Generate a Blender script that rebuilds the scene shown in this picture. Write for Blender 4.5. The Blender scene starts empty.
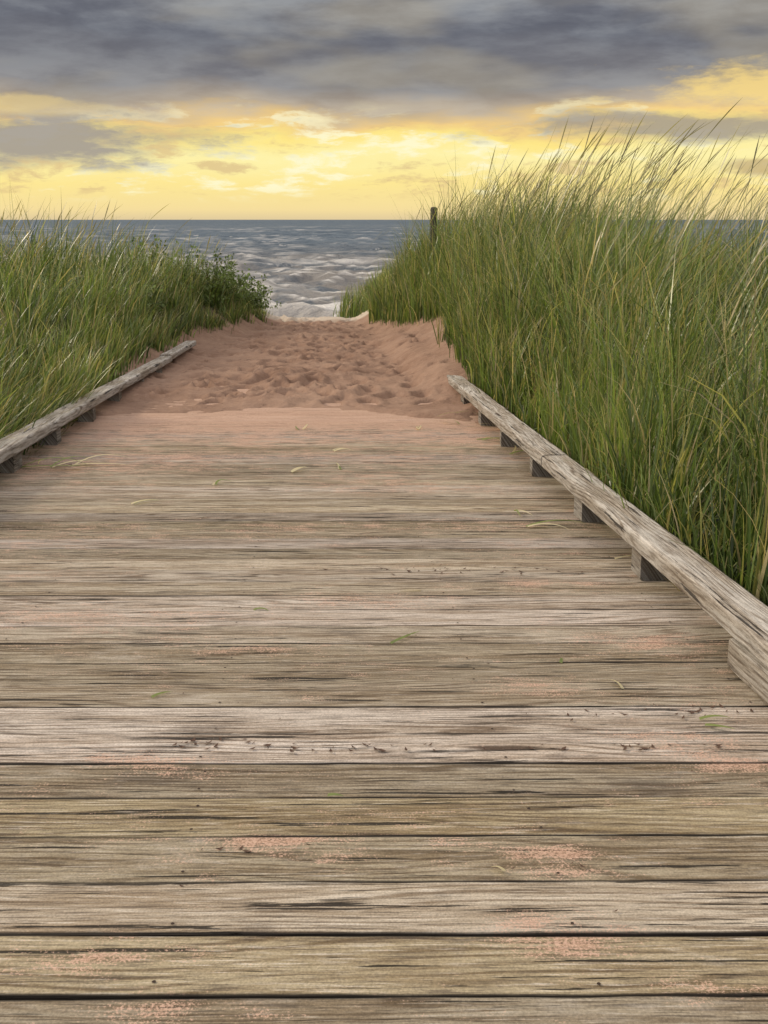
import bpy, math, numpy as np, bmesh
from mathutils import Vector
rng = np.random.default_rng(7)
scene = bpy.context.scene
COL = scene.collection

def S(r, g, b):
    def f(c):
        c /= 255.0
        return c/12.92 if c <= 0.04045 else ((c+0.055)/1.055)**2.4
    return (f(r), f(g), f(b), 1.0)

# ------------------------------------------------------------------ numpy helpers
def _h(ix, iy, s):
    n = (ix.astype(np.int64)*374761393 + iy.astype(np.int64)*668265263 + s*1442695041) & 0xffffffff
    n = ((n ^ (n >> 13))*1274126177) & 0xffffffff
    return ((n ^ (n >> 16)) & 0xffffff)/float(0xffffff)
def vn(x, y, s=0):
    x = np.asarray(x, float); y = np.asarray(y, float)
    x, y = np.broadcast_arrays(x, y)
    ix = np.floor(x); iy = np.floor(y); fx = x-ix; fy = y-iy
    fx = fx*fx*fx*(fx*(fx*6-15)+10); fy = fy*fy*fy*(fy*(fy*6-15)+10)
    a = _h(ix, iy, s); b = _h(ix+1, iy, s); c = _h(ix, iy+1, s); d = _h(ix+1, iy+1, s)
    return (a*(1-fx)+b*fx)*(1-fy)+(c*(1-fx)+d*fx)*fy
def fbm(x, y, s=0, o=4):
    r = 0; a = 0.5; t = 0
    for i in range(o):
        r = r+a*vn(np.asarray(x)*2**i+i*17.3, np.asarray(y)*2**i+i*9.1, s+i); t += a; a *= .5
    return r/t
def ss(a, b, x):
    t = np.clip((np.asarray(x, float)-a)/(b-a), 0, 1); return t*t*(3-2*t)

def mesh_np(name, V, F, attrs=None, smooth=True, mat=None):
    me = bpy.data.meshes.new(name)
    V = np.ascontiguousarray(V, dtype=np.float32); F = np.ascontiguousarray(F, dtype=np.int32)
    k = F.shape[1]
    me.vertices.add(len(V)); me.vertices.foreach_set("co", V.ravel())
    me.loops.add(F.size); me.loops.foreach_set("vertex_index", F.ravel())
    me.polygons.add(len(F)); me.polygons.foreach_set("loop_start", np.arange(len(F), dtype=np.int32)*k)
    me.update(calc_edges=True)
    me.polygons.foreach_set("use_smooth", np.full(len(F), smooth, dtype=bool))
    for an, (ty, data) in (attrs or {}).items():
        at = me.attributes.new(an, ty, 'POINT')
        data = np.ascontiguousarray(data, dtype=np.float32)
        at.data.foreach_set({'FLOAT': 'value', 'FLOAT_VECTOR': 'vector', 'FLOAT_COLOR': 'color'}[ty], data.ravel())
    me.validate(); me.update()
    ob = bpy.data.objects.new(name, me); COL.objects.link(ob)
    if mat: me.materials.append(mat)
    return ob

# ------------------------------------------------------------------ node helper
class NT:
    def __init__(s, tree): s.t = tree; s.n = tree.nodes; s.l = tree.links
    def new(s, ty, **k):
        n = s.n.new(ty)
        for a, b in k.items(): setattr(n, a, b)
        return n
    def put(s, sock, v):
        if isinstance(v, bpy.types.NodeSocket): s.l.new(v, sock)
        else: sock.default_value = v
    def m(s, op, a, b=0.0, c=0.0, clamp=False):
        n = s.new('ShaderNodeMath', operation=op); n.use_clamp = clamp
        s.put(n.inputs[0], a); s.put(n.inputs[1], b); s.put(n.inputs[2], c); return n.outputs[0]
    def mr(s, v, a, b, c=0.0, d=1.0, smooth=True):
        n = s.new('ShaderNodeMapRange'); n.interpolation_type = 'SMOOTHSTEP' if smooth else 'LINEAR'
        s.put(n.inputs[0], v); s.put(n.inputs[1], a); s.put(n.inputs[2], b); s.put(n.inputs[3], c); s.put(n.inputs[4], d)
        return n.outputs[0]
    def mix(s, f, a, b, mode='MIX'):
        n = s.new('ShaderNodeMix', data_type='RGBA', blend_type=mode)
        s.put(n.inputs[0], f); s.put(n.inputs[6], a); s.put(n.inputs[7], b); return n.outputs[2]
    def xyz(s, x, y, z=0.0):
        n = s.new('ShaderNodeCombineXYZ'); s.put(n.inputs[0], x); s.put(n.inputs[1], y); s.put(n.inputs[2], z); return n.outputs[0]
    def sep(s, v):
        n = s.new('ShaderNodeSeparateXYZ'); s.put(n.inputs[0], v); return n.outputs
    def noise(s, v, scale=1.0, detail=4.0, rough=0.55, dist=0.0):
        n = s.new('ShaderNodeTexNoise'); s.put(n.inputs['Vector'], v); s.put(n.inputs['Scale'], scale)
        s.put(n.inputs['Detail'], detail); s.put(n.inputs['Roughness'], rough); s.put(n.inputs['Distortion'], dist)
        return n.outputs[0]
    def ramp(s, f, stops):
        n = s.new('ShaderNodeValToRGB'); s.put(n.inputs[0], f); e = n.color_ramp.elements
        while len(e) < len(stops): e.new(0.5)
        for i, (p, c) in enumerate(stops): e[i].position = p; e[i].color = c
        return n.outputs[0]
    def attr(s, name, out='Vector'):
        n = s.new('ShaderNodeAttribute', attribute_name=name); return n.outputs[out]
    def bump(s, h, strength, dist, normal=None):
        n = s.new('ShaderNodeBump'); s.put(n.inputs['Height'], h); s.put(n.inputs['Strength'], strength)
        s.put(n.inputs['Distance'], dist)
        if normal is not None: s.put(n.inputs['Normal'], normal)
        return n.outputs[0]

def new_mat(name):
    m = bpy.data.materials.new(name); m.use_nodes = True
    t = NT(m.node_tree); b = m.node_tree.nodes['Principled BSDF']
    return m, t, b

# ------------------------------------------------------------------ WORLD
SUN_EL, SUN_AZ = 28, -66
w = bpy.data.worlds.new("World"); scene.world = w; w.use_nodes = True
t = NT(w.node_tree); bg = w.node_tree.nodes['Background']
tc = t.new('ShaderNodeTexCoord')
X, Y, Z = t.sep(tc.outputs['Generated'])
el = t.m('MULTIPLY', t.m('ARCSINE', Z), 57.2958)
az = t.m('MULTIPLY', t.m('ARCTAN2', X, Y), 57.2958)
P1 = t.xyz(t.m('MULTIPLY', az, 0.10), t.m('MULTIPLY', el, 0.34), 1.7)
n1 = t.noise(P1, 1.0, 3, 0.5)
P2 = t.xyz(t.m('ADD', t.m('MULTIPLY', az, 0.17), t.m('MULTIPLY', n1, .8)), t.m('MULTIPLY', el, 0.66), 5.2)
n2 = t.noise(P2, 1.0, 7, 0.60)
P3 = t.xyz(t.m('MULTIPLY', az, 0.26), t.m('ADD', t.m('MULTIPLY', el, 1.05), t.m('MULTIPLY', n2, 1.2)), 9.4)
n3 = t.noise(P3, 1.0, 7, 0.64)
elw = t.m('ADD', el, t.m('ADD', t.m('MULTIPLY', t.m('SUBTRACT', n1, 0.5), 3.0), t.m('MULTIPLY', t.m('SUBTRACT', n2, 0.5), 2.4)))
elw = t.m('ADD', t.m('MULTIPLY', elw, t.mr(el, 0.8, 3.5)), t.m('MULTIPLY', el, t.mr(el, 0.8, 3.5, 1.0, 0.0)))
col = t.ramp(t.m('DIVIDE', elw, 12.0), [
    (0.0, S(226, 204, 158)), (0.04, S(246, 222, 158)), (0.14, S(254, 232, 150)), (0.25, S(255, 243, 172)),
    (0.335, S(255, 232, 138)), (0.385, S(242, 206, 136)), (0.44, S(180, 166, 148)), (0.53, S(134, 133, 136)),
    (0.70, S(112, 115, 124)), (0.85, S(130, 133, 140)), (1.0, S(146, 149, 156))])
varc = t.mr(n2, 0.3, 0.72, 0.70, 1.36)
cm = t.mr(elw, 4.3, 5.6)
col = t.mix(cm, col, t.mix(1.0, col, t.xyz(varc, varc, t.m('POWER', varc, 0.85)), 'MULTIPLY'))
warm = t.m('MULTIPLY', t.m('MULTIPLY', t.mr(n1, 0.48, 0.66), cm), 0.34)
col = t.mix(warm, col, S(188, 176, 150))
band = t.m('MULTIPLY', t.mr(el, 0.7, 1.6), t.m('SUBTRACT', 1.0, cm))
col = t.mix(t.m('MULTIPLY', band, t.mr(n3, 0.54, 0.66, 0, 0.7)), col, S(216, 186, 138))
col = t.mix(t.m('MULTIPLY', band, t.mr(n3, 0.48, 0.36, 0, 0.9)), col, S(255, 250, 210))
def blob(a0, e0, sa, se, c, amt):
    global col
    da = t.m('DIVIDE', t.m('SUBTRACT', az, a0), sa); de = t.m('DIVIDE', t.m('SUBTRACT', el, e0), se)
    r = t.m('SQRT', t.m('ADD', t.m('MULTIPLY', da, da), t.m('MULTIPLY', de, de)))
    r = t.m('ADD', r, t.m('MULTIPLY', t.m('SUBTRACT', n2, 0.5), 2.8))
    r = t.m('ADD', r, t.m('MULTIPLY', t.m('SUBTRACT', n3, 0.5), 3.0))
    col = t.mix(t.mr(r, 1.45, 0.3, 0, amt), col, c)
blob(-17, 3.6, 8.0, 1.15, S(160, 152, 146), 0.9)
blob(17.5, 5.8, 4.4, 1.1, S(252, 220, 138), 0.85)
blob(14.5, 4.3, 7.0, 0.6, S(160, 150, 140), 0.85)
blob(17.8, 2.4, 2.6, 0.35, S(196, 172, 126), 0.8)
blob(-18, 5.2, 3.0, 0.35, S(240, 212, 140), 0.5)
front = t.mr(Y, -0.35, 0.55)
col = t.mix(front, (0.60, 0.60, 0.64, 1), col)
nis = t.new('ShaderNodeTexSky', sky_type='NISHITA', sun_disc=False)
nis.sun_elevation = math.radians(SUN_EL); nis.sun_rotation = math.radians(SUN_AZ)
nv = t.new('ShaderNodeVectorMath', operation='SCALE'); t.l.new(nis.outputs[0], nv.inputs[0]); nv.inputs[3].default_value = 0.06
zen = t.mix(1.0, nv.outputs[0], (.97, 0.87, 0.77, 1), 'ADD')
zf = t.mr(t.m('SUBTRACT', t.m('MULTIPLY', Z, 0.9), t.m('MULTIPLY', Y, 0.45)), 0.05, 0.75)
col = t.mix(zf, col, zen)
t.l.new(col, bg.inputs[0]); bg.inputs[1].default_value = 1.0

sun = bpy.data.lights.new("sun", 'SUN'); sun.energy = 2.6; sun.angle = math.radians(8); sun.color = (1, 0.85, 0.63)
so = bpy.data.objects.new("sun", sun); COL.objects.link(so)
e, a = math.radians(SUN_EL), math.radians(SUN_AZ)
d = Vector((math.sin(a)*math.cos(e), math.cos(a)*math.cos(e), math.sin(e)))
so.rotation_euler = d.to_track_quat('Z', 'Y').to_euler()

# ------------------------------------------------------------------ CAMERA
cd = bpy.data.cameras.new("camera"); cam = bpy.data.objects.new("camera", cd); COL.objects.link(cam)
cam.location = (0, 0, 0.97); cam.rotation_euler = (math.radians(90-14.9), 0, 0)
cd.sensor_width = 36; cd.lens = 36*1100/1024; cd.clip_end = 20000; cd.clip_start = 0.05
scene.camera = cam
scene.view_settings.view_transform = 'Standard'; scene.view_settings.look = 'None'; scene.view_settings.exposure = 0

# ------------------------------------------------------------------ terrain function
def xc(y): return -0.245-0.057*np.asarray(y, float)
def base(y):
    y = np.asarray(y, float)
    z = -0.044*np.clip(y, -30, 21.5)
    z = z-np.where(y > 21.5, 0.06*(y-21.5)+0.05*np.clip(y-23, 0, 12), 0)
    return np.maximum(z, -5)
def eR(y): return np.interp(y, [0, 7, 9, 11, 14, 16, 18, 22, 26, 30], [1.40, 1.40, 1.38, 1.46, 1.70, 1.40, 1.12, 1.05, 1.2, 1.5])
def eL(y): return np.interp(y, [0, 7, 12, 14, 17, 19, 22, 26, 30], [1.40, 1.40, 1.42, 1.55, 1.12, .76, 0.76, 0.9, 1.6])
def dune(u, y):
    r = u-eR(y); l = -u-eL(y)
    fade = 1-ss(22.5, 30, y)
    far = ss(6.5, 12, y)
    hr = (0.50*ss(-0.25, 2.6-1.5*far, r)*(1-.75*ss(1.6, 3.8, r))+0.20*ss(-0.3, .5, r)*far)*(0.8+0.4*fbm(u*.35, y*.25, 3))
    hl = (0.40*ss(-0.25, 2.4-1.0*far, l)+0.16*ss(-0.3, .5, l)*far)*(0.8+0.4*fbm(u*.35, y*.25, 8))
    return (hr+hl)*fade
def ground(u, y):
    z = base(y)
    cover = ss(6.9, 7.9, y+1.5*(fbm(u*1.8, y*1.2, 21)-0.5)+0.25*np.abs(u)*0.5)
    z = z+np.where(np.abs(u) < 1.42, -0.16+0.185*cover, -0.05+0.08*cover)
    z = z+.13*ss(8.0, 9.3, y)*ss(.95, 1.3, u)*(1-ss(14, 18, y))
    return z+dune(u, y)

# ------------------------------------------------------------------ GROUND
us = np.concatenate([-np.geomspace(400, 3.0, 46), np.arange(-2.9, 2.9, 0.034), np.geomspace(3.0, 400, 46)])
ys = np.concatenate([-np.geomspace(300, 1, 25), np.arange(-0.8, 5.8, 0.12), np.arange(5.8, 19, 0.036), np.arange(19, 26, 0.07), np.geomspace(26, 120, 40)])
U, YY = np.meshgrid(us, ys)
Zg = ground(U, YY)
inside = ss(6.9, 7.6, YY)*(1-ss(24, 30, YY))*(1-ss(1.5, 2.3, np.abs(U)))
Zg += inside*(0.07*(fbm(U*2.2, YY*1.6, 31, 2)-0.5)+0.028*(fbm(U*9, YY*7, 32, 3)-0.5))
cav = np.zeros_like(Zg)
for i in range(560):
    fu = rng.normal(0, 0.70); fy = rng.uniform(8.0, 22.5)
    if abs(fu) > 1.6: continue
    an = rng.normal(0, 0.3); la = rng.uniform(.11, .16); lb = rng.uniform(.05, .07); dp = rng.uniform(.02, .06)
    i0, i1 = np.searchsorted(ys, [fy-.35, fy+.35]); j0, j1 = np.searchsorted(us, [fu-.3, fu+.3])
    uu = U[i0:i1, j0:j1]-fu; yy = YY[i0:i1, j0:j1]-fy
    a1 = (yy*math.cos(an)+uu*math.sin(an))/la; b1 = (uu*math.cos(an)-yy*math.sin(an))/lb
    r = np.sqrt(a1*a1+b1*b1)
    Zg[i0:i1, j0:j1] += dp*(-np.exp(-(r**3)*0.9)+0.35*np.exp(-((r-1.5)/.4)**2))
    cav[i0:i1, j0:j1] = np.maximum(cav[i0:i1, j0:j1], np.exp(-(r**3)*.9)*dp/.05)
Zg += 0.012*(fbm(U*4, YY*4, 77)-.5)*(1-inside)
Zg += .05*np.exp(-((YY-21.3)/.5)**2)*(1-ss(.6, 1.3, np.abs(U)))
V = np.stack([U+xc(YY), YY, Zg], -1).reshape(-1, 3)
nr, nc = U.shape
idx = np.arange(nr*nc).reshape(nr, nc)
F = np.stack([idx[:-1, :-1], idx[:-1, 1:], idx[1:, 1:], idx[1:, :-1]], -1).reshape(-1, 4)
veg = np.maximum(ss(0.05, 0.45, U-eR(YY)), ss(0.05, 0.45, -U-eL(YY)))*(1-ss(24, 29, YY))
wet = ss(27, 33, YY)
mg, t, b = new_mat("sand_material")
geo = t.new('ShaderNodeNewGeometry'); Pn = geo.outputs['Position']
na = t.noise(Pn, 1.3, 3, .6); nb = t.noise(Pn, 14, 4, .65); nf = t.noise(Pn, 420, 1, .7)
c = t.mix(t.mr(na, .3, .7), S(154, 126, 108), S(134, 106, 89))
c = t.mix(t.mr(nb, .48, .75, 0, .45), c, S(174, 146, 128))
c = t.mix(t.mr(nb, .43, .28, 0, .6), c, S(84, 62, 50))
c = t.mix(t.mr(nf, .5, .75, 0, .4), c, S(190, 166, 150))
c = t.mix(t.mr(nf, .45, .25, 0, .4), c, S(80, 60, 50))
c = t.mix(t.m('MULTIPLY', t.attr('cav', 'Fac'), .38), c, S(98, 70, 57))   # shade of the footprint hollows, painted into the sand colour
py = t.sep(Pn)[1]
c = t.mix(t.mr(py, 20.5, 21.1, 0, .85), c, S(196, 184, 168))
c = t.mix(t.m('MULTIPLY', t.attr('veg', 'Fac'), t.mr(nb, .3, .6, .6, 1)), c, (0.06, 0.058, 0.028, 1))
c = t.mix(t.attr('wet', 'Fac'), c, S(110, 88, 74))
t.put(b.inputs['Base Color'], c); b.inputs['Roughness'].default_value = .95
b.inputs['Specular IOR Level'].default_value = .2
t.put(b.inputs['Normal'], t.bump(t.m('MULTIPLY', nb, .018), 1.0, 1.0))
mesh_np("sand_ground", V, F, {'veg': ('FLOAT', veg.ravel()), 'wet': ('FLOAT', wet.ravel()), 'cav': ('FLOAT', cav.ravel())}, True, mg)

# ------------------------------------------------------------------ WATER
sy = np.concatenate([np.geomspace(26, 420, 560), np.geomspace(430, 9000, 70)])
sx = np.linspace(-1.6, 1.6, 420); sx = np.concatenate([[-14, -7, -3.5, -2.2], sx, [2.2, 3.5, 7, 14]])
SX, SY = np.meshgrid(sx, sy); WX = SX*SY
wy = SY+9*(fbm(WX*.06, SY*.05, 4)-.5)+2.6*(fbm(WX*.35, SY*.3, 5, 3)-.5)
def ridge(f): return 1-np.abs(np.clip((f-.5)*3.2, -1, 1))
r1 = ridge(fbm(WX*.05, wy*.15, 51, 3)); r2 = ridge(fbm(WX*.16, wy*.40, 52, 3)); r3 = fbm(WX*.7, wy*1.2, 53, 4)
amp = 1-ss(250, 600, SY)*.85
surf = np.zeros_like(WX)
for (yb, wd_, a_) in [(41, 1.6, 1), (50, 1.5, 1), (63, 1.6, .8), (82, 2.0, .6)]:
    dd = (wy-yb)+3.0*(fbm(WX*.09, 0*SY+yb, 90)-.5)
    surf = np.maximum(surf, a_*np.exp(-np.clip(dd, 0, None)**2/(wd_*.45)**2-np.clip(-dd, 0, None)**2/(wd_*1.4)**2)*ss(.34, .5, fbm(WX*.08, SY*.02+yb, 93, 3)))
hz = (0.34*r1**2.0+0.22*r2**2+0.60*r3-0.45)*amp+.45*surf
shore = 1-ss(50, 110, SY)
pat = fbm(WX*.06, SY*.05, 60, 3)
foam = np.clip(ss(.80, .97, r1)*(0.45+.55*shore)+ss(.84, .98, r2)*(.4+.6*shore), 0, 1)*ss(.44, .60, fbm(WX*.9, wy*2.0, 61, 4))*ss(.40-.15*shore, .58-.15*shore, pat)*(1-ss(350, 800, SY))
foam = np.clip(np.maximum(foam, surf*ss(.30, .5, fbm(WX*1.1, wy*1.6, 64, 3))*1.1), 0, 1)
V = np.stack([WX, SY, -2.2+hz], -1).reshape(-1, 3); nr, nc = WX.shape
idx = np.arange(nr*nc).reshape(nr, nc)
F = np.stack([idx[:-1, :-1], idx[:-1, 1:], idx[1:, 1:], idx[1:, :-1]], -1).reshape(-1, 4)
mw, t, b = new_mat("sea_material")
geo = t.new('ShaderNodeNewGeometry'); px, py, pz = t.sep(geo.outputs['Position'])
v1 = t.xyz(t.m('MULTIPLY', px, .8), t.m('MULTIPLY', py, 1.7))
w1 = t.noise(v1, 1.0, 5, .65)
v3 = t.xyz(t.m('MULTIPLY', px, .10), t.m('MULTIPLY', py, .09)); w3 = t.noise(v3, 1.0, 6, .78)
c = t.mix(t.mr(py, 50, 160), S(132, 128, 124), S(98, 111, 123))
c = t.mix(t.mr(w3, .45, .59, 0, .75), c, S(66, 82, 97))
fm = t.m('MAXIMUM', t.attr('foam', 'Fac'), t.m('MULTIPLY', t.mr(w3, .59, .65, 0, .6), t.mr(py, 700, 150)))
c = t.mix(t.m('MULTIPLY', fm, .9), c, S(228, 225, 220))
t.put(b.inputs['Base Color'], c); t.put(b.inputs['Roughness'], t.mr(py, 50, 1200, .35, .6)); b.inputs['IOR'].default_value = 1.33
b.inputs['Specular IOR Level'].default_value = .34
t.put(b.inputs['Normal'], t.bump(w1, 1.0, .4))
mesh_np("sea_water", V, F, {'foam': ('FLOAT', foam.ravel())}, True, mw)

# ------------------------------------------------------------------ WOOD material
def wood(name, grey=0.0, sandy=True):
    m, t, b = new_mat(name)
    wc = t.attr('wc'); L, Vv, sd = t.sep(wc); pr = t.attr('pr'); tone, bri, edge = t.sep(pr)
    geo = t.new('ShaderNodeNewGeometry'); Pn = geo.outputs['Position']; gx, gy, gz = t.sep(Pn)
    s10 = t.m('MULTIPLY', sd, 10.0)
    kn = t.new('ShaderNodeTexVoronoi', feature='F1'); kn.inputs['Scale'].default_value = 1.0
    t.put(kn.inputs['Vector'], t.xyz(t.m('MULTIPLY', L, 0.85), t.m('MULTIPLY', Vv, 6.0), s10)); kd = kn.outputs['Distance']
    kw = t.mr(kd, .34, .02, 0, 1)
    big = t.noise(t.xyz(t.m('MULTIPLY', L, .8), t.m('MULTIPLY', Vv, 7.0), s10), 1.0, 2, .5)
    ph = t.m('ADD', t.m('MULTIPLY', Vv, 380.0), t.m('ADD', t.m('MULTIPLY', big, 75.0), t.m('MULTIPLY', kw, 18.0)))
    ring = t.m('MULTIPLY', t.m('ADD', t.m('SINE', ph), 1.0), .5)
    g1 = t.noise(t.xyz(t.m('MULTIPLY', L, 1.6), t.m('MULTIPLY', Vv, 20.0), s10), 1.0, 4, .6)
    g2 = t.noise(t.xyz(t.m('MULTIPLY', L, 9.0), t.m('MULTIPLY', Vv, 210.0), s10), 1.0, 3, .75)
    g3 = t.noise(t.xyz(t.m('MULTIPLY', L, 2.6), t.m('MULTIPLY', Vv, 75.0), t.m('ADD', s10, 4.0)), 1.0, 4, .62)
    blot = t.noise(t.xyz(t.m('MULTIPLY', L, 3.0), t.m('MULTIPLY', Vv, 9.0), t.m('ADD', s10, 7.0)), 1.0, 5, .72)
    fine = t.noise(Pn, 260, 2, .7)
    if grey > .5:
        ca = t.mix(tone, (.38, .355, .32, 1), (.52, .495, .46, 1))
    else:
        ca = t.mix(tone, (.375, .315, .205, 1), (.51, .455, .41, 1))
    cb = t.mix(t.mr(g1, .38, .64), ca, t.mix(1.0, ca, (.66, .60, .53, 1), 'MULTIPLY'))
    cb = t.mix(t.m('MULTIPLY', t.mr(ring, .45, 1.0), t.mr(blot, .35, .62, .25, .95)), cb, t.mix(1.0, cb, (.42, .36, .30, 1), 'MULTIPLY'))
    cb = t.mix(t.mr(g2, .50, .66, 0, .72), cb, (.095, .074, .058, 1))
    cb = t.mix(t.mr(g2, .47, .3, 0, .55), cb, (.68, .63, .56, 1))
    cb = t.mix(t.mr(blot, .55, .72, 0, .55), cb, (.08, .063, .052, 1))
    cb = t.mix(t.mr(blot, .42, .28, 0, .4), cb, (.55, .50, .44, 1))
    crk = t.mr(g3, .61, .64)
    cb = t.mix(t.m('MULTIPLY', crk, .9), cb, (.015, .012, .010, 1))
    cb = t.mix(t.mr(kd, .085, .04, 0, .8), cb, (.05, .03, .02, 1))
    fv = t.mr(fine, .25, .75, .70, 1.34, False)
    bf = t.m('MULTIPLY', bri, fv)
    cb = t.mix(1.0, cb, t.xyz(bf, bf, bf), 'MULTIPLY')
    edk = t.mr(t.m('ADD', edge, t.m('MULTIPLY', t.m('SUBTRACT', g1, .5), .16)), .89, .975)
    h = t.m('ADD', t.m('MULTIPLY', g2, .0024), t.m('MULTIPLY', ring, -.0010))
    h = t.m('ADD', h, t.m('ADD', t.m('MULTIPLY', g1, .002), t.m('MULTIPLY', crk, -.006)))
    if sandy:
        med = t.noise(t.xyz(t.m('MULTIPLY', gx, 1.0), t.m('MULTIPLY', gy, 2.4)), 8, 5, .72)
        tot = t.m('ADD', t.attr('dust', 'Fac'), t.m('MULTIPLY', t.m('SUBTRACT', med, .5), 1.7))
        tot = t.m('ADD', tot, t.m('MULTIPLY', t.m('SUBTRACT', .5, g2), .8))
        thr = t.m('ADD', tot, t.m('MULTIPLY', t.m('SUBTRACT', fine, .5), 1.4))
        sm = t.mr(thr, .40, .70)
        sc = t.mix(t.mr(fine, .35, .65), S(166, 130, 110), S(212, 178, 158))
        cb = t.mix(t.m('MULTIPLY', sm, .82), cb, sc)
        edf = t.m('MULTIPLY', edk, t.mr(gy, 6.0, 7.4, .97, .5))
        cb = t.mix(edf, cb, (.016, .013, .011, 1))  # plank edges and sides: grime plus painted-in shade of the gaps
    else:
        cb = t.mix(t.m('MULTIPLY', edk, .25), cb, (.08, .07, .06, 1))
    t.put(b.inputs['Base Color'], cb); b.inputs['Roughness'].default_value = .8
    b.inputs['Specular IOR Level'].default_value = .25
    t.put(b.inputs['Normal'], t.bump(h, 1.0, 1.0 if sandy else .6))
    return m
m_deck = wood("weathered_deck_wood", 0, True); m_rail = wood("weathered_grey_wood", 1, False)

def empty(name):
    o = bpy.data.objects.new(name, None); COL.objects.link(o); return o

SP = [(.27, 1.43, .14, .08, .64), (.27, 1.60, .13, .035, .46), (-.20, 1.70, .13, .035, .52), (.28, 1.665, .12, .025, .54),
      (.74, 2.0, .16, .07, .58), (-.42, 1.36, .18, .06, .46), (.34, 2.42, .16, .06, .46), (-.15, 2.35, .12, .04, .36),
      (-.45, 2.02, .12, .04, .42), (.58, 2.12, .14, .05, .44), (-.3, 1.24, .2, .03, .42), (-.05, 3.1, .3, .08, .32), (.5, 3.3, .25, .09, .36), (-.8, 3.0, .3, .12, .3),
      (.1, 4.1, .4, .12, .34), (.5, 1.3, .16, .04, .36), (.7, 2.75, .2, .08, .36), (-.3, 2.7, .3, .06, .26), (.55, 1.85, .15, .03, .3)]
class Acc:
    def __init__(s): s.V = []; s.F = []; s.wc = []; s.pr = []; s.n = 0
    def add(s, V, F, wc, pr):
        s.V.append(V); s.F.append(F+s.n); s.wc.append(wc); s.pr.append(pr); s.n += len(V)
    def obj(s, name, mat):
        V = np.concatenate(s.V); x, y = V[:, 0], V[:, 1]
        dust = .08+np.interp(y, [1, 3, 4.5, 5.8, 6.6, 7.3], [0, .08, .18, .34, .60, 1.0])+.55*(fbm(x*1.6+9, y*3.5, 88, 3)-.5)
        for (a, b_, rx, ry, am) in SP: dust += am*np.exp(-((x-a)/rx)**2-((y-b_)/ry)**2)
        return mesh_np(name, V, np.concatenate(s.F),
                       {'wc': ('FLOAT_VECTOR', np.concatenate(s.wc)), 'pr': ('FLOAT_VECTOR', np.concatenate(s.pr)), 'dust': ('FLOAT', dust)}, False, mat)

def beam(acc, p0, p1, wdt, thk, step=.05, rnd=.004, tone=.5, bri=1.0, rough=.0008, wob_amp=.0028):
    p0 = np.array(p0, float); p1 = np.array(p1, float); D = p1-p0; Ln = np.linalg.norm(D); D /= Ln
    side = np.array([D[1], -D[0], 0]); side /= np.linalg.norm(side)
    up = np.cross(side, D)
    if up[2] < 0: up = -up
    n = max(2, int(Ln/step)+1); s_ = np.linspace(0, Ln, n)
    h = wdt/2; e = rnd
    prof = [(-h, -thk+e), (-h, -e*1.3), (-h+e*.3, -e*.45), (-h+e, -e*.08)] + [(-h*.72, 0), (-h*.4, 0), (0, 0.0004), (h*.4, 0), (h*.72, 0)] + \
           [(h-e, -e*.08), (h-e*.3, -e*.45), (h, -e*1.3), (h, -thk+e), (h-e, -thk), (-h+e, -thk)]
    prof = np.array(prof); k = len(prof)
    seed = rng.uniform(0, 50)
    P, SS = np.meshgrid(np.arange(k), s_)
    a = prof[P, 0]; bz = prof[P, 1].copy()
    nn = (fbm(SS*5, a*30+seed, int(seed*3), 3)-.5)*2
    bz = bz+nn*rough*(bz > -thk*.6)*1.5
    wob = (fbm(SS*9, np.sign(a)*5+seed, int(seed*7)+2, 4)-.5)*2*wob_amp
    a2 = a+wob*(np.abs(a) > h*.9)*np.sign(a)
    V = (p0+SS[..., None]*D+a2[..., None]*side+bz[..., None]*up).reshape(-1, 3)
    idx = np.arange(n*k).reshape(n, k); nx = np.roll(idx, -1, 1)
    F = np.stack([idx[:-1], nx[:-1], nx[1:], idx[1:]], -1).reshape(-1, 4)
    caps = []
    for row, fl in ((idx[0], 1), (idx[-1], 0)):
        i, j = 0, k-1
        while j-i >= 3:
            q = [row[i], row[i+1], row[j-1], row[j]]; caps.append(q if fl else q[::-1]); i += 1; j -= 1
    F = np.concatenate([F, np.array(caps)])
    vv = a.reshape(-1)+bz.reshape(-1)*0.7
    wc = np.stack([SS.reshape(-1)+seed, vv+seed*.13, np.full(n*k, seed/50*9)], -1)
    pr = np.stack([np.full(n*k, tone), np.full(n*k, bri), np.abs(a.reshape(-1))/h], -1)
    acc.add(V, F, wc, pr)

# ------------------------------------------------------------------ BOARDWALK
bw = empty("boardwalk")
acc = Acc()
tones = {-3: .3, -2: .35, -1: .3, 0: .05, 1: .5, 2: .2, 3: .0, 4: .3, 5: .95, 6: .9, 7: .4, 8: .3, 9: .3, 10: .5, 11: .95, 12: .85}
bris = {0: 1.08, 1: 1.12, 2: .88, 3: 1.05, 4: .82, 5: 1.2, 6: 1.12, 7: .92, 8: .82, 9: .86, 10: .98, 11: 1.18, 12: 1.1}
slope = -0.044
for k in range(-16, 56):
    y0 = 1.275+.146*k+rng.normal(0, .0015)
    gap = .0055+.008*rng.random()+(.004 if k > 10 else 0)
    wdt = .146-gap; yc = y0+gap+wdt/2
    tone = tones.get(k, float(rng.uniform(.1, 1))); bri = bris.get(k, float(rng.uniform(.74, 1.22)))
    z = slope*yc+rng.normal(0, .0006)
    cx = xc(yc); dyl = rng.normal(0.006, .003)
    xl, xr = cx-1.42+rng.normal(0, .008), cx+1.42+rng.normal(0, .008)
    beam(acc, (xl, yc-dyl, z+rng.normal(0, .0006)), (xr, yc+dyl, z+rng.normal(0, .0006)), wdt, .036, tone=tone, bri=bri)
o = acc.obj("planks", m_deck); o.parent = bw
acc = Acc()
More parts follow.
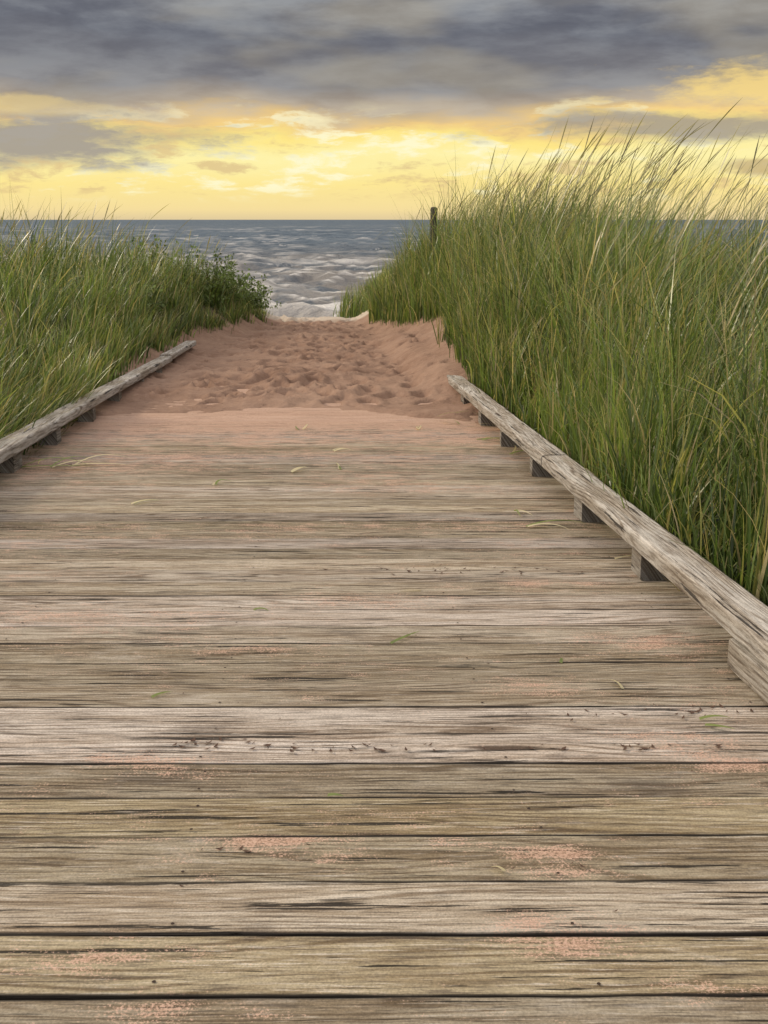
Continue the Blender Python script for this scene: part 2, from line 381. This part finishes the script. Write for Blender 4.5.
for u in (-1.22, -.61, 0, .61, 1.22):
    beam(acc, (xc(-1)+u, -1, .044-.042), (xc(9)+u, 9, -.396-.042), .045, .12, step=.5, tone=.3, bri=.3)
o = acc.obj("joists", m_rail); o.parent = bw
sv, sf = [], []; n0 = 0
for k in range(-3, 36):
    for u in (-1.22, -.61, 0, .61, 1.22):
        for q in (.035, .11):
            y_ = 1.275+.146*k+q+rng.normal(0, .004); x_ = xc(y_)+u+rng.normal(0, .006); z_ = slope*y_+.0008
            for j in range(8):
                A = j*math.pi/4; sv.append((x_+.003*math.cos(A), y_+.003*math.sin(A), z_))
            sv.append((x_, y_, z_-.0002))
            for j in range(8): sf.append((n0+j, n0+(j+1) % 8, n0+8))
            n0 += 9
ms, t, b = new_mat("rusty_screw"); b.inputs['Base Color'].default_value = (.06, .04, .03, 1); b.inputs['Roughness'].default_value = .6; b.inputs['Metallic'].default_value = .6
o = mesh_np("screw_heads", np.array(sv), np.array(sf), None, False, ms); o.parent = bw

def rail(sgn, y0, y1, blocks, extra):
    R = empty("wooden_edge_rail"); acc = Acc()
    uc = sgn*(1.245+.06)
    segs = [y0]
    while segs[-1] < y1-.1: segs.append(min(y1, segs[-1]+3.05))
    for a_, b_ in zip(segs[:-1], segs[1:]):
        beam(acc, (xc(a_+.003)+uc+rng.normal(0, .005), a_+.003, slope*a_+.15), (xc(b_)+uc+rng.normal(0, .005), b_-.003, slope*b_+.15+rng.normal(0, .004)),
             .125, .058, step=.04, rnd=.010, tone=float(rng.uniform(.5, .9)), bri=1.1, rough=.0022, wob_amp=.004)
    o = acc.obj("top_timber", m_rail); o.parent = R
    acc = Acc()
    for yb in blocks:
        yb += rng.normal(0, .02); hl = rng.uniform(.055, .08)
        beam(acc, (xc(yb)+uc+rng.normal(.005, .008)*sgn, yb-hl, slope*yb+.0885), (xc(yb+.14)+uc+.01*sgn, yb+hl, slope*yb+.0885-.006), .10, .087, tone=.2, bri=.8, rnd=.005)
    for (a_, b_) in extra:
        beam(acc, (xc(a_)+uc-sgn*.014, a_, slope*a_+.078), (xc(b_)+uc-sgn*.014, b_, slope*b_+.078), .09, .076, tone=.6, bri=1.0, rnd=.006)
    o = acc.obj("spacer_blocks", m_rail); o.parent = R
rail(1, -1.2, 9.5, [3.42, 4.28, 5.2, 6.1, 7.0, 7.9], [(.6, 2.56)])
rail(-1, -1.2, 13.2, [2.6, 3.5, 4.4, 5.35, 6.2, 7.2, 8.2, 9.3, 10.4], [])

# ------------------------------------------------------------------ GRASS
class Blades:
    def __init__(s): s.V = []; s.F = []; s.C = []; s.n = 0
    def add(s, P, L, wd, az, a0, cv, col, seg=5, wind=.12, prof=None):
        N = len(P); tt = np.linspace(0, 1, seg+1)
        ang = a0[:, None]+cv[:, None]*tt[None]**1.6
        ds = (L/seg)[:, None]
        hx = np.concatenate([np.zeros((N, 1)), np.cumsum(np.sin(ang[:, :-1])*ds, 1)], 1)
        hz = np.concatenate([np.zeros((N, 1)), np.cumsum(np.cos(ang[:, :-1])*ds, 1)], 1)
        wnd = np.broadcast_to(np.asarray(wind, float), (N,))[:, None]
        x = P[:, 0:1]+hx*np.cos(az)[:, None]+wnd*(tt**1.7)[None]*L[:, None]
        y = P[:, 1:2]+hx*np.sin(az)[:, None]
        z = P[:, 2:3]+hz
        tw = az+np.pi/2+rng.normal(0, .7, N)
        sx, sy = np.cos(tw)[:, None], np.sin(tw)[:, None]
        pf = (np.clip(1-tt**2.2, .04, 1)*(0.6+.4*np.minimum(1, tt*4)))[None] if prof is None else prof[None]
        hw = wd[:, None]*pf*.5
        A = np.stack([x-sx*hw, y-sy*hw, z], -1); B = np.stack([x+sx*hw, y+sy*hw, z], -1)
        V = np.stack([A, B], 2).reshape(-1, 3)
        st = 2*(seg+1); bi = (np.arange(N)*st)[:, None]+(np.arange(seg)*2)[None]
        F = np.stack([bi, bi+1, bi+3, bi+2], -1).reshape(-1, 4)
        if col.ndim == 2:
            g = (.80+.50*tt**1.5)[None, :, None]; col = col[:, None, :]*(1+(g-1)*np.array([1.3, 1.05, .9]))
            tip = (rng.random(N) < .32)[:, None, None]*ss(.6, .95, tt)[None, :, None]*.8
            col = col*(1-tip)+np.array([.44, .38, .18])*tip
        C = np.repeat(col, 2, 1).reshape(-1, 3)
        s.V.append(V); s.F.append(F+s.n); s.C.append(np.concatenate([C, np.ones((len(C), 1))], 1)); s.n += len(V)
    def obj(s, name, mat):
        return mesh_np(name, np.concatenate(s.V), np.concatenate(s.F), {'gc': ('FLOAT_COLOR', np.concatenate(s.C))}, True, mat)

mgr = bpy.data.materials.new("grass_material"); mgr.use_nodes = True
t = NT(mgr.node_tree); b = mgr.node_tree.nodes['Principled BSDF']; out = mgr.node_tree.nodes['Material Output']
gc = t.attr('gc', 'Color'); t.put(b.inputs['Base Color'], gc); b.inputs['Roughness'].default_value = .36; b.inputs['Specular IOR Level'].default_value = .7
tr = t.new('ShaderNodeBsdfTranslucent'); t.put(tr.inputs[0], t.mix(1.0, gc, (1.35, 1.35, .7, 1), 'MULTIPLY'))
mx = t.new('ShaderNodeMixShader'); mx.inputs[0].default_value = .40
t.l.new(b.outputs[0], mx.inputs[1]); t.l.new(tr.outputs[0], mx.inputs[2]); t.l.new(mx.outputs[0], out.inputs[0])

def gcol(N, dead=.08, patch=None):
    a = np.array([.060, .100, .028]); c = np.array([.185, .255, .070]); d_ = np.array([.36, .36, .14])
    r = rng.random(N)[:, None] if patch is None else np.clip(patch*1.5-.25+rng.normal(0, .32, N), 0, 1)[:, None]
    col = a*(1-r)+c*r; q = rng.random(N)
    col[q < .12] = d_*rng.uniform(.6, 1.1, ((q < .12).sum(), 1))
    m = q > 1-dead; col[m] = np.array([.50, .42, .25])*rng.uniform(.5, 1.1, (m.sum(), 1))
    return col*rng.uniform(.5, 1.4, (N, 1))

def field(B, side, ntuft, per, ymin, ymax, umax, wmul=1.0, hmax=.95, wind=.14, bias=1.4, hole=.16):
    y = ymin+(ymax-ymin)*rng.random(ntuft)**1.15
    du = umax*rng.random(ntuft)**bias
    edge = eR(y) if side > 0 else eL(y)
    jit = .08*(vn(y*1.4, 0*y, 91+side)-.3)+.14*ss(8, 11, y)*vn(y*.9, 0*y, 95+side)
    u = side*(edge+.03+jit+du)
    keep = vn(u*.9+40, y*.7, 13) > hole
    u, y, du = u[keep], y[keep], du[keep]; n = len(u)
    hv = .60+.72*vn(u*.9, y*.6, 44)
    hs = ((.58+.42*ss(0, .5, du)) if side > 0 else (.42+.58*ss(0, .7, du)))*hv*rng.uniform(.6, 1.3, n)
    hs *= 1+.12*ss(8, 12, y)*(1-ss(17, 20, y))-.30*ss(17.5, 21, y)
    if side > 0: hs *= 1-.22*ss(1.6, 3.2, du)
    pc = fbm(u*.7, y*.6, 66)
    N = n*per; I = np.repeat(np.arange(n), per)
    rr = np.abs(rng.normal(0, .075, N)); aa = rng.uniform(0, 2*np.pi, N)
    pu = u[I]+rr*np.cos(aa); pyv = y[I]+rr*np.sin(aa)
    pu = np.where(np.abs(pu) < np.where(pyv < 15, 1.385, 0), side*(1.405+.06*rng.random(N)), pu)
    z = ground(pu, pyv)-.02
    P = np.stack([pu+xc(pyv), pyv, z], 1)
    L = hmax*hs[I]*rng.uniform(.35, 1.12, N)
    az = aa+rng.normal(0, .6, N)
    near = du[I] < .5
    a0 = np.abs(rng.normal(.16, .22, N)); cv = rng.gamma(2.0, .50, N)
    drp = rng.random(N) < .22; cv[drp] += rng.uniform(.8, 2.2, drp.sum())
    f = (np.cos(az)*side < -.2) & near; a0[f] *= .5; cv[f] *= .55
    wd = rng.uniform(.005, .012, N)*wmul*(1+.03*pyv.clip(0, 30))
    tw = wind*rng.uniform(.1, 2.0, n)[I]+rng.normal(0, .06, N)
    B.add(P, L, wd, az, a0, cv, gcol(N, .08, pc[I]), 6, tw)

def stalks(B, side, n, ymin, ymax, umin, umax, Lr=(1.05, 1.5), wind=.22):
    y = rng.uniform(ymin, ymax, n); du = rng.uniform(umin, umax, n)
    edge = eR(y) if side > 0 else eL(y); u = side*(edge+du)
    P = np.stack([u+xc(y), y, ground(u, y)], 1)
    cl = .80+.4*vn(u*1.1, y*.9, 71)
    L = rng.uniform(*Lr, n)*cl
    seg = 14; tt = np.linspace(0, 1, seg+1)
    prof = np.where(tt < .82, .28, np.interp(tt, [.82, .86, .91, .96, 1], [.3, .9, 1.1, .8, .1]))
    base_ = np.array([.11, .15, .05]); hd = np.array([.34, .30, .15])
    k = ss(.75, .85, tt)[None, :, None]; vr = rng.uniform(.45, 1.25, (n, 1, 1))
    col = (base_*(1-k)+hd*k)*vr
    B.add(P, L, rng.uniform(.007, .0110, n)*(1+.03*y), rng.uniform(-1.2, 1.2, n), np.abs(rng.normal(.03, .08, n)), rng.uniform(.05, .8, n), col, seg, wind*rng.uniform(.3, 1.6, n), prof)

B = Blades()
field(B, 1, 1400, 36, 1.6, 23, 5.0, 1.0, .88)
field(B, 1, 420, 36, 9, 20, 1.2, 1.0, 1.08, hole=.05)
field(B, 1, 420, 36, 1.8, 10, 1.0, 1.0, .90, hole=0)
stalks(B, 1, 560, 3.5, 20, .15, 5.0, (1.0, 1.5))
stalks(B, 1, 520, 8, 18, .2, 2.4, (1.05, 1.65))
stalks(B, 1, 120, 2.0, 8, .2, 2.0, (.85, 1.2))
B.obj("marram_grass", mgr)
B = Blades()
field(B, -1, 1200, 34, 4.0, 23, 5.0, 1.0, .78, wind=.10)
field(B, -1, 190, 34, 4.0, 12, .6, 1.0, .66, wind=.10, hole=0)
field(B, -1, 90, 30, 4.3, 7.5, .25, 1.0, .90, wind=.30, hole=0)
stalks(B, -1, 240, 6, 20, .4, 4.0, (.85, 1.2), .16)
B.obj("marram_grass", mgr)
B = Blades()
field(B, 1, 900, 18, -8, 26, 40, 2.6, .80, bias=.8)
field(B, -1, 900, 18, -8, 26, 40, 2.6, .72, bias=.8)
n = 60*50; I = np.repeat(np.arange(60), 50)
ty = rng.uniform(22.5, 26.5, 60); tu = rng.uniform(.85, 2.6, 60)
pu = tu[I]+rng.normal(0, .12, n); pyv = ty[I]+rng.normal(0, .12, n)
B.add(np.stack([pu+xc(pyv), pyv, ground(pu, pyv)], 1), rng.uniform(.35, .85, n), rng.uniform(.01, .018, n), rng.uniform(0, 6.28, n),
      np.abs(rng.normal(.1, .15, n)), rng.gamma(2.2, .35, n), gcol(n), 4, .12)
B.obj("dune_grass", mgr)

# loose blades lying on the deck
def px2deck(px, py_, h=0.0):
    v = py_-512; th = math.radians(14.9)
    dn = 1100*math.sin(th)+v*math.cos(th); fw = 1100*math.cos(th)-v*math.sin(th)
    k = (.97-h)/(dn/fw-.044); return (px-384)/fw*k, k
lst = [(292, 472, .14, 1.2), (340, 470, .2, 1.9), (333, 452, .14, .4), (388, 645, .13, .55), (518, 512, .14, -.9), (530, 528, .22, .1), (215, 486, .10, 1.6), (560, 664, .04, 1.5),
       (700, 727, .08, -.3), (708, 722, .07, .1), (480, 440, .24, .3), (500, 430, .28, 2.8), (80, 470, .34, 2.7), (75, 465, .3, .4), (20, 468, .35, .2), (300, 430, .18, 1.3),
       (420, 430, .16, 1.4), (510, 455, .26, .9), (460, 425, .24, 2.1), (470, 410, .34, 1.9), (485, 420, .3, 2.6), (505, 445, .26, 2.2), (50, 468, .3, .9), (130, 505, .14, .5), (610, 560, .14, .4), (420, 590, .08, 2.2),
       (250, 610, .06, .3), (620, 690, .06, 2.4), (150, 700, .05, .9), (330, 800, .035, .4), (500, 870, .03, 2.6)]
V, F, C = [], [], []; n = 0
for (a_, b_, L_, az_) in lst:
    x_, y_ = px2deck(a_, b_)
    for r_ in range(2 if b_ < 540 else 1):
        az0 = az_+rng.normal(0, .35); Lr = L_*rng.uniform(.75, 1.2); bend = rng.normal(0, .8); lift = rng.uniform(.05, .3)
        cc = (.24, .30, .09) if rng.random() < .40 else (.76, .68, .46)
        p = np.array([x_+rng.normal(0, .01), y_+rng.normal(0, .01)]); sg = 8; hw = .0026*(1+.16*y_)
        for i in range(sg+1):
            f = i/sg; an = az0+bend*(f-.3); dv = np.array([math.cos(an), math.sin(an)])
            z_ = slope*p[1]+.003+Lr*lift*4*f*(1-f)*.5; wv = hw*(1-f**2)+.0004
            V += [(p[0]-dv[1]*wv, p[1]+dv[0]*wv, z_+wv*.5), (p[0]+dv[1]*wv, p[1]-dv[0]*wv, z_)]; C += [(*cc, 1)]*2
            if i < sg: F.append((n, n+1, n+3, n+2))
            n += 2; p = p+dv*Lr/sg
mesh_np("loose_grass_blades", np.array(V), np.array(F), {'gc': ('FLOAT_COLOR', np.array(C))}, True, mgr)

sv, sf = [], []; n0 = 0
def frag(x_, y_, s_):
    global n0
    a_ = rng.uniform(0, 6.28); L_ = s_*rng.uniform(.5, 1.7); W_ = L_*rng.uniform(.2, .5); z_ = slope*y_+.003; cu = rng.uniform(.1, .45)*L_
    for (p, q, r_) in [(-1, 0, cu), (0, -1, 0), (1, 0, cu*.8), (0, 1, cu*.3), (0, 0, 0)]:
        sv.append((x_+L_*p*math.cos(a_)-W_*q*math.sin(a_), y_+L_*p*math.sin(a_)+W_*q*math.cos(a_), z_+r_))
    for (i, j) in [(0, 1), (1, 2), (2, 3), (3, 0)]: sf.append((n0+i, n0+j, n0+4))
    n0 += 5
for (a_, b_, k_, sp) in [(205, 745, 16, 22), (350, 752, 12, 60), (600, 748, 24, 90), (440, 571, 30, 50), (520, 572, 16, 40), (700, 712, 14, 60), (300, 748, 8, 60), (630, 715, 12, 60), (540, 866, 5, 30), (250, 850, 5, 30)]:
    for i in range(k_):
        x_, y_ = px2deck(a_+rng.normal(0, sp), b_+rng.normal(0, 2.5)); frag(x_, y_, .007)
for i in range(170):
    y_ = rng.uniform(1.1, 7); frag(xc(y_)+rng.uniform(-1.2, 1.2), y_, .0032)
ml, t, b = new_mat("dry_leaf"); b.inputs['Base Color'].default_value = (.085, .045, .028, 1); b.inputs['Roughness'].default_value = .8
mesh_np("dry_leaf_debris", np.array(sv), np.array(sf), None, False, ml)

# ------------------------------------------------------------------ SHRUBS
mb = bpy.data.materials.new("shrub_leaf"); mb.use_nodes = True
t = NT(mb.node_tree); b = mb.node_tree.nodes['Principled BSDF']; out = mb.node_tree.nodes['Material Output']
gc = t.attr('gc', 'Color'); t.put(b.inputs['Base Color'], gc); b.inputs['Roughness'].default_value = .5
tr = t.new('ShaderNodeBsdfTranslucent'); t.put(tr.inputs[0], gc); mx = t.new('ShaderNodeMixShader'); mx.inputs[0].default_value = .3
t.l.new(b.outputs[0], mx.inputs[1]); t.l.new(tr.outputs[0], mx.inputs[2]); t.l.new(mx.outputs[0], out.inputs[0])
def shrub(u0, y0, rx, ry, rz, nstem=70, nleaf=46):
    V, F, C = [], [], []; n = 0
    zc = float(ground(np.array([u0]), np.array([y0]))[0]); xcn = float(xc(y0))+u0
    for i in range(nstem):
        a_ = rng.uniform(0, 6.28); el_ = math.acos(rng.uniform(0.0, 1)); R = rng.uniform(.7, 1.12)
        tip = np.array([rx*math.sin(el_)*math.cos(a_), ry*math.sin(el_)*math.sin(a_), rz*math.cos(el_)])*R+[.05, 0, 0]
        tip[2] = max(tip[2], .08)
        b0 = np.array([tip[0]*.15, tip[1]*.15, -.05])
        sd = np.array([.006, 0, 0])
        V += [b0-sd, b0+sd, tip+sd*.3, tip-sd*.3]; F.append((n, n+1, n+2, n+3)); C += [(.08, .06, .03)]*4; n += 4
        cl = rng.uniform(.6, 1.35)
        for j in range(nleaf):
            f = rng.uniform(.35, 1.03); p = b0+(tip-b0)*f+rng.normal(0, .035, 3); p[2] = max(p[2], .01)
            d1 = rng.normal(0, 1, 3); d1[2] += .6; d1 /= np.linalg.norm(d1); d2 = np.cross(d1, rng.normal(0, 1, 3)); d2 /= np.linalg.norm(d2)
            L_ = rng.uniform(.035, .07); W_ = L_*.28
            V += [p, p+d1*L_*.5+d2*W_, p+d1*L_, p+d1*L_*.5-d2*W_]; F.append((n, n+1, n+2, n+3)); n += 4
            c_ = np.array([.14, .20, .05])*cl*rng.uniform(.6, 1.4); C += [tuple(c_)]*4
    V = np.array(V)+[xcn, y0, zc]; C = np.concatenate([np.array(C), np.ones((len(C), 1))], 1)
    mesh_np("beach_shrub", V, np.array(F), {'gc': ('FLOAT_COLOR', C)}, False, mb)
shrub(-1.60, 18.2, .9, .8, .85, 90)
shrub(-1.15, 19.6, .6, .6, .6, 55)
shrub(-2.4, 16.8, .9, .8, .80, 80)
shrub(-2.1, 13.5, .5, .5, .45, 40)

# ------------------------------------------------------------------ POST
def post(x_, y_, top, wd):
    u = x_-float(xc(y_)); z0 = float(ground(np.array([u]), np.array([y_]))[0])-.2
    bm = bmesh.new(); h = wd/2
    R = []
    for (r_, zz) in [(h, z0), (h*.98, top-.03), (h*.9, top-.012), (h*.55, top)]:
        R.append([bm.verts.new((x_+r_*math.cos(A)*1.2, y_+r_*math.sin(A)*1.2, zz)) for A in [math.pi/8+i*math.pi/4 for i in range(8)]])
    for q, s_ in zip(R[:-1], R[1:]):
        for i in range(8): bm.faces.new((q[i], q[(i+1) % 8], s_[(i+1) % 8], s_[i]))
    bm.faces.new(R[-1])
    me = bpy.data.meshes.new("wooden_post"); bm.to_mesh(me); bm.free()
    o = bpy.data.objects.new("wooden_post", me); COL.objects.link(o)
    me.materials.append(mp)
mp, t, b = new_mat("dark_post_wood")
g = t.new('ShaderNodeNewGeometry'); X_, Y_, Z_ = t.sep(g.outputs['Position'])
nn = t.noise(t.xyz(t.m('MULTIPLY', X_, 60), t.m('MULTIPLY', Y_, 60), t.m('MULTIPLY', Z_, 4)), 1.0, 4, .6)
t.put(b.inputs['Base Color'], t.mix(t.mr(nn, .35, .65), (.025, .022, .02, 1), (.09, .08, .065, 1))); b.inputs['Roughness'].default_value = .9
post(.75, 17.2, 1.15, .09)
